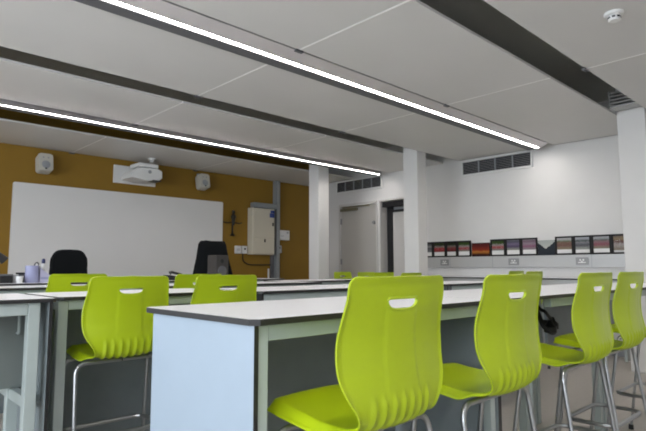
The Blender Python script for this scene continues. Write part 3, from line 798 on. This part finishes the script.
MB().lathe([(0, -.080), (.018, -.083), (.05, -.088), (.058, -.086), (.06, -.0805)], (0, 0, .095), 24, 'Y').build('woofer', M['slat'], b)
MB().lathe([(0, -.084), (.02, -.086), (.026, -.0805)], (0, 0, .205), 18, 'Y').build('tweeter', M['black'], b)
t = thing('desk_phone', 'black desk telephone between the two stools on the teacher desk', 'telephone', (2.80, 5.27, ZD))
MB().prism([(-.08, 0), (.08, 0), (.08, .03), (-.08, .055)], -.08, .08, 'Y', bev=.004).build('base', M['black'], t)
MB().tube([(-.07, -.05, .075), (-.05, -.05, .085), (.05, -.05, .062), (.07, -.05, .048)], [.02, .014, .014, .02], 10).build('handset', M['black'], t)
t = thing('keyboard', 'black keyboard on the desk left of the draped chair', 'keyboard', (3.02, 5.22, ZD))
MB().box(-.12, -.06, .0, .12, .06, .02, .004).build('case', M['black'], t)
kk = MB()
for i in range(12):
    for j in range(4): kk.box(-.113+i*.019, -.05+j*.025, .0205, -.113+i*.019+.015, -.05+j*.025+.019, .026)
kk.build('keys', M['slat'], t)
# ------------------------------------------------------------------ office chairs
def office_chair(x, y, rz, label, topz, wbot, wtop, wmid, flat=False):
    t = thing('office_chair', label, 'chair', (x, y, 0), rz)
    h0 = .62
    P = []
    if not flat:
        hh = topz-h0
        for k in range(17):
            q = PI*k/16
            e = .5
            P.append((wtop*math.copysign(abs(math.cos(q))**e, math.cos(q)), topz-.17+.17*abs(math.sin(q))**.8))
        P += [(-wmid, .95), (-wmid*.93, .80), (-wmid*.7, h0), (wmid*.7, h0), (wmid*.93, .80), (wmid, .95)]
    m = MB().prism(P, -.06, .02, 'Y', bev=.018); m.build('backrest', M['fabric'], t)
    MB().prism(rrect(-.24, -.50, .24, -.06, .09), .46, .55, 'Z', bev=.02).build('seat', M['fabric'], t)
    MB().tube(fillet([(0, .035, .85), (0, .07, .60), (0, -.10, .44), (0, -.28, .44)], .06, 5), .02, 8).build('back_support', M['black'], t)
    MB().lathe([(0, .12), (.03, .12), (.03, .30), (.02, .30), (.02, .459), (0, .459)], (0, -.28, 0), 16).build('gas_column', M['black'], t)
    for k in range(5):
        a = 2*PI*k/5+.3
        c, s = math.cos(a), math.sin(a)
        l = MB().tube([(0, -.28, .13), (.14*c, -.28+.14*s, .115), (.29*c, -.28+.29*s, .085)], [.026, .02, .014], 10).build('base_arm', M['black'], t)
        MB().lathe([(0, -.018), (.027, -.016), (.028, .016), (0, .018)], (.29*c, -.28+.29*s, .028), 14, 'X').tube([(.29*c, -.28+.29*s, .05), (.29*c, -.28+.29*s, .085)], .008, 8).build('castor', M['black'], l)
    return t
office_chair(1.965, 5.98, PI, 'black round topped office chair before the whiteboard', 1.228, .2, .180, .192)
# draped chair
t = thing('office_chair', 'black office chair draped with dark cloth behind the desk speaker', 'chair', (3.74, 6.02, 0), 0)
bm = bmesh.new(); prof = []
lev = [(1.372, .178, .05), (1.34, .192, .075), (1.25, .205, .085), (1.15, .222, .09), (1.05, .245, .10), (.95, .268, .115), (.85, .28, .125), (.74, .29, .13)]
rings = []
for z, w, dpt in lev:
    R = []
    for k in range(40):
        a = 2*PI*k/40; ca, sa = math.cos(a), math.sin(a)
        fold = 1+.035*math.sin(7*a+z*5)*min(1, (1.4-z)*3)
        R.append(bm.verts.new((w*math.copysign(abs(ca)**.55, ca)*fold+.03*(1.37-z), dpt*math.copysign(abs(sa)**.6, sa)*fold, z+(.012*math.cos(3*a) if z > 1.36 else 0))))
    rings.append(R)
for A, B in zip(rings, rings[1:]):
    for k in range(40): bm.faces.new((A[k], A[(k+1) % 40], B[(k+1) % 40], B[k]))
bm.faces.new(rings[0]); bm.faces.new(rings[-1][::-1])
for f_ in bm.faces: f_.smooth = True
k = MB(); k.bm.free(); k.bm = bm; k.build('draped_backrest', M['fabric'], t)
MB().prism(rrect(-.24, -.46, .24, -.14, .09), .46, .55, 'Z', bev=.02).build('seat', M['fabric'], t)
MB().tube([(0, -.10, .75), (0, -.14, .60), (0, -.20, .45), (0, -.27, .44)], .02, 8).build('back_support', M['black'], t)
MB().lathe([(0, .12), (.03, .12), (.03, .30), (.02, .30), (.02, .459), (0, .459)], (0, -.28, 0), 16).build('gas_column', M['black'], t)
for k in range(5):
    a = 2*PI*k/5+.3; c, s = math.cos(a), math.sin(a)
    l = MB().tube([(0, -.28, .13), (.14*c, -.28+.14*s, .115), (.29*c, -.28+.29*s, .085)], [.026, .02, .014], 10).build('base_arm', M['black'], t)
    MB().lathe([(0, -.018), (.027, -.016), (.028, .016), (0, .018)], (.29*c, -.28+.29*s, .028), 14, 'X').tube([(.29*c, -.28+.29*s, .05), (.29*c, -.28+.29*s, .085)], .008, 8).build('castor', M['black'], l)
# red extinguisher low by the right wall
t = thing('fire_extinguisher', 'red fire extinguisher on the floor seen low between stool legs', 'fire extinguisher', (6.765, 1.95, 0))
MB().lathe([(0, 0), (.042, 0), (.045, .02), (.045, .24), (.035, .27), (.012, .285), (0, .285)], n=20).build('cylinder', M['red'], t)
MB().box(-.012, -.05, .286, .012, .03, .32, .004).build('valve', M['black'], t)

# ------------------------------------------------------------------ light, world, camera
w = bpy.data.worlds.new('daylight'); S.world = w; w.use_nodes = True
bg = w.node_tree.nodes['Background']; bg.inputs[0].default_value = (.84, .92, 1.0, 1); bg.inputs[1].default_value = 3.6

f, yaw, pitch, roll, h = 531.2, .80964, .098854, -.0015, 1.025
F = Vector((math.cos(pitch)*math.cos(yaw), math.cos(pitch)*math.sin(yaw), math.sin(pitch)))
R = Vector((math.sin(yaw), -math.cos(yaw), 0)); U = R.cross(F)
R2 = R*math.cos(roll)+U*math.sin(roll); U2 = -R*math.sin(roll)+U*math.cos(roll)
cd = bpy.data.cameras.new('camera'); cd.sensor_width = 36; cd.lens = f/646*36; cd.clip_start = .05
c = bpy.data.objects.new('camera', cd); COL.objects.link(c)
c.matrix_world = Matrix(((R2.x, U2.x, -F.x, 0), (R2.y, U2.y, -F.y, 0), (R2.z, U2.z, -F.z, h), (0, 0, 0, 1)))
S.camera = c
S.view_settings.view_transform = 'Standard'; S.view_settings.look = 'None'
S.view_settings.gamma = 1; S.view_settings.use_curve_mapping = False
S.view_settings.exposure = 1.27
S.cycles.use_denoising = True
S.cycles.filter_width = 1.9
S.cycles.max_bounces = 10; S.cycles.diffuse_bounces = 6
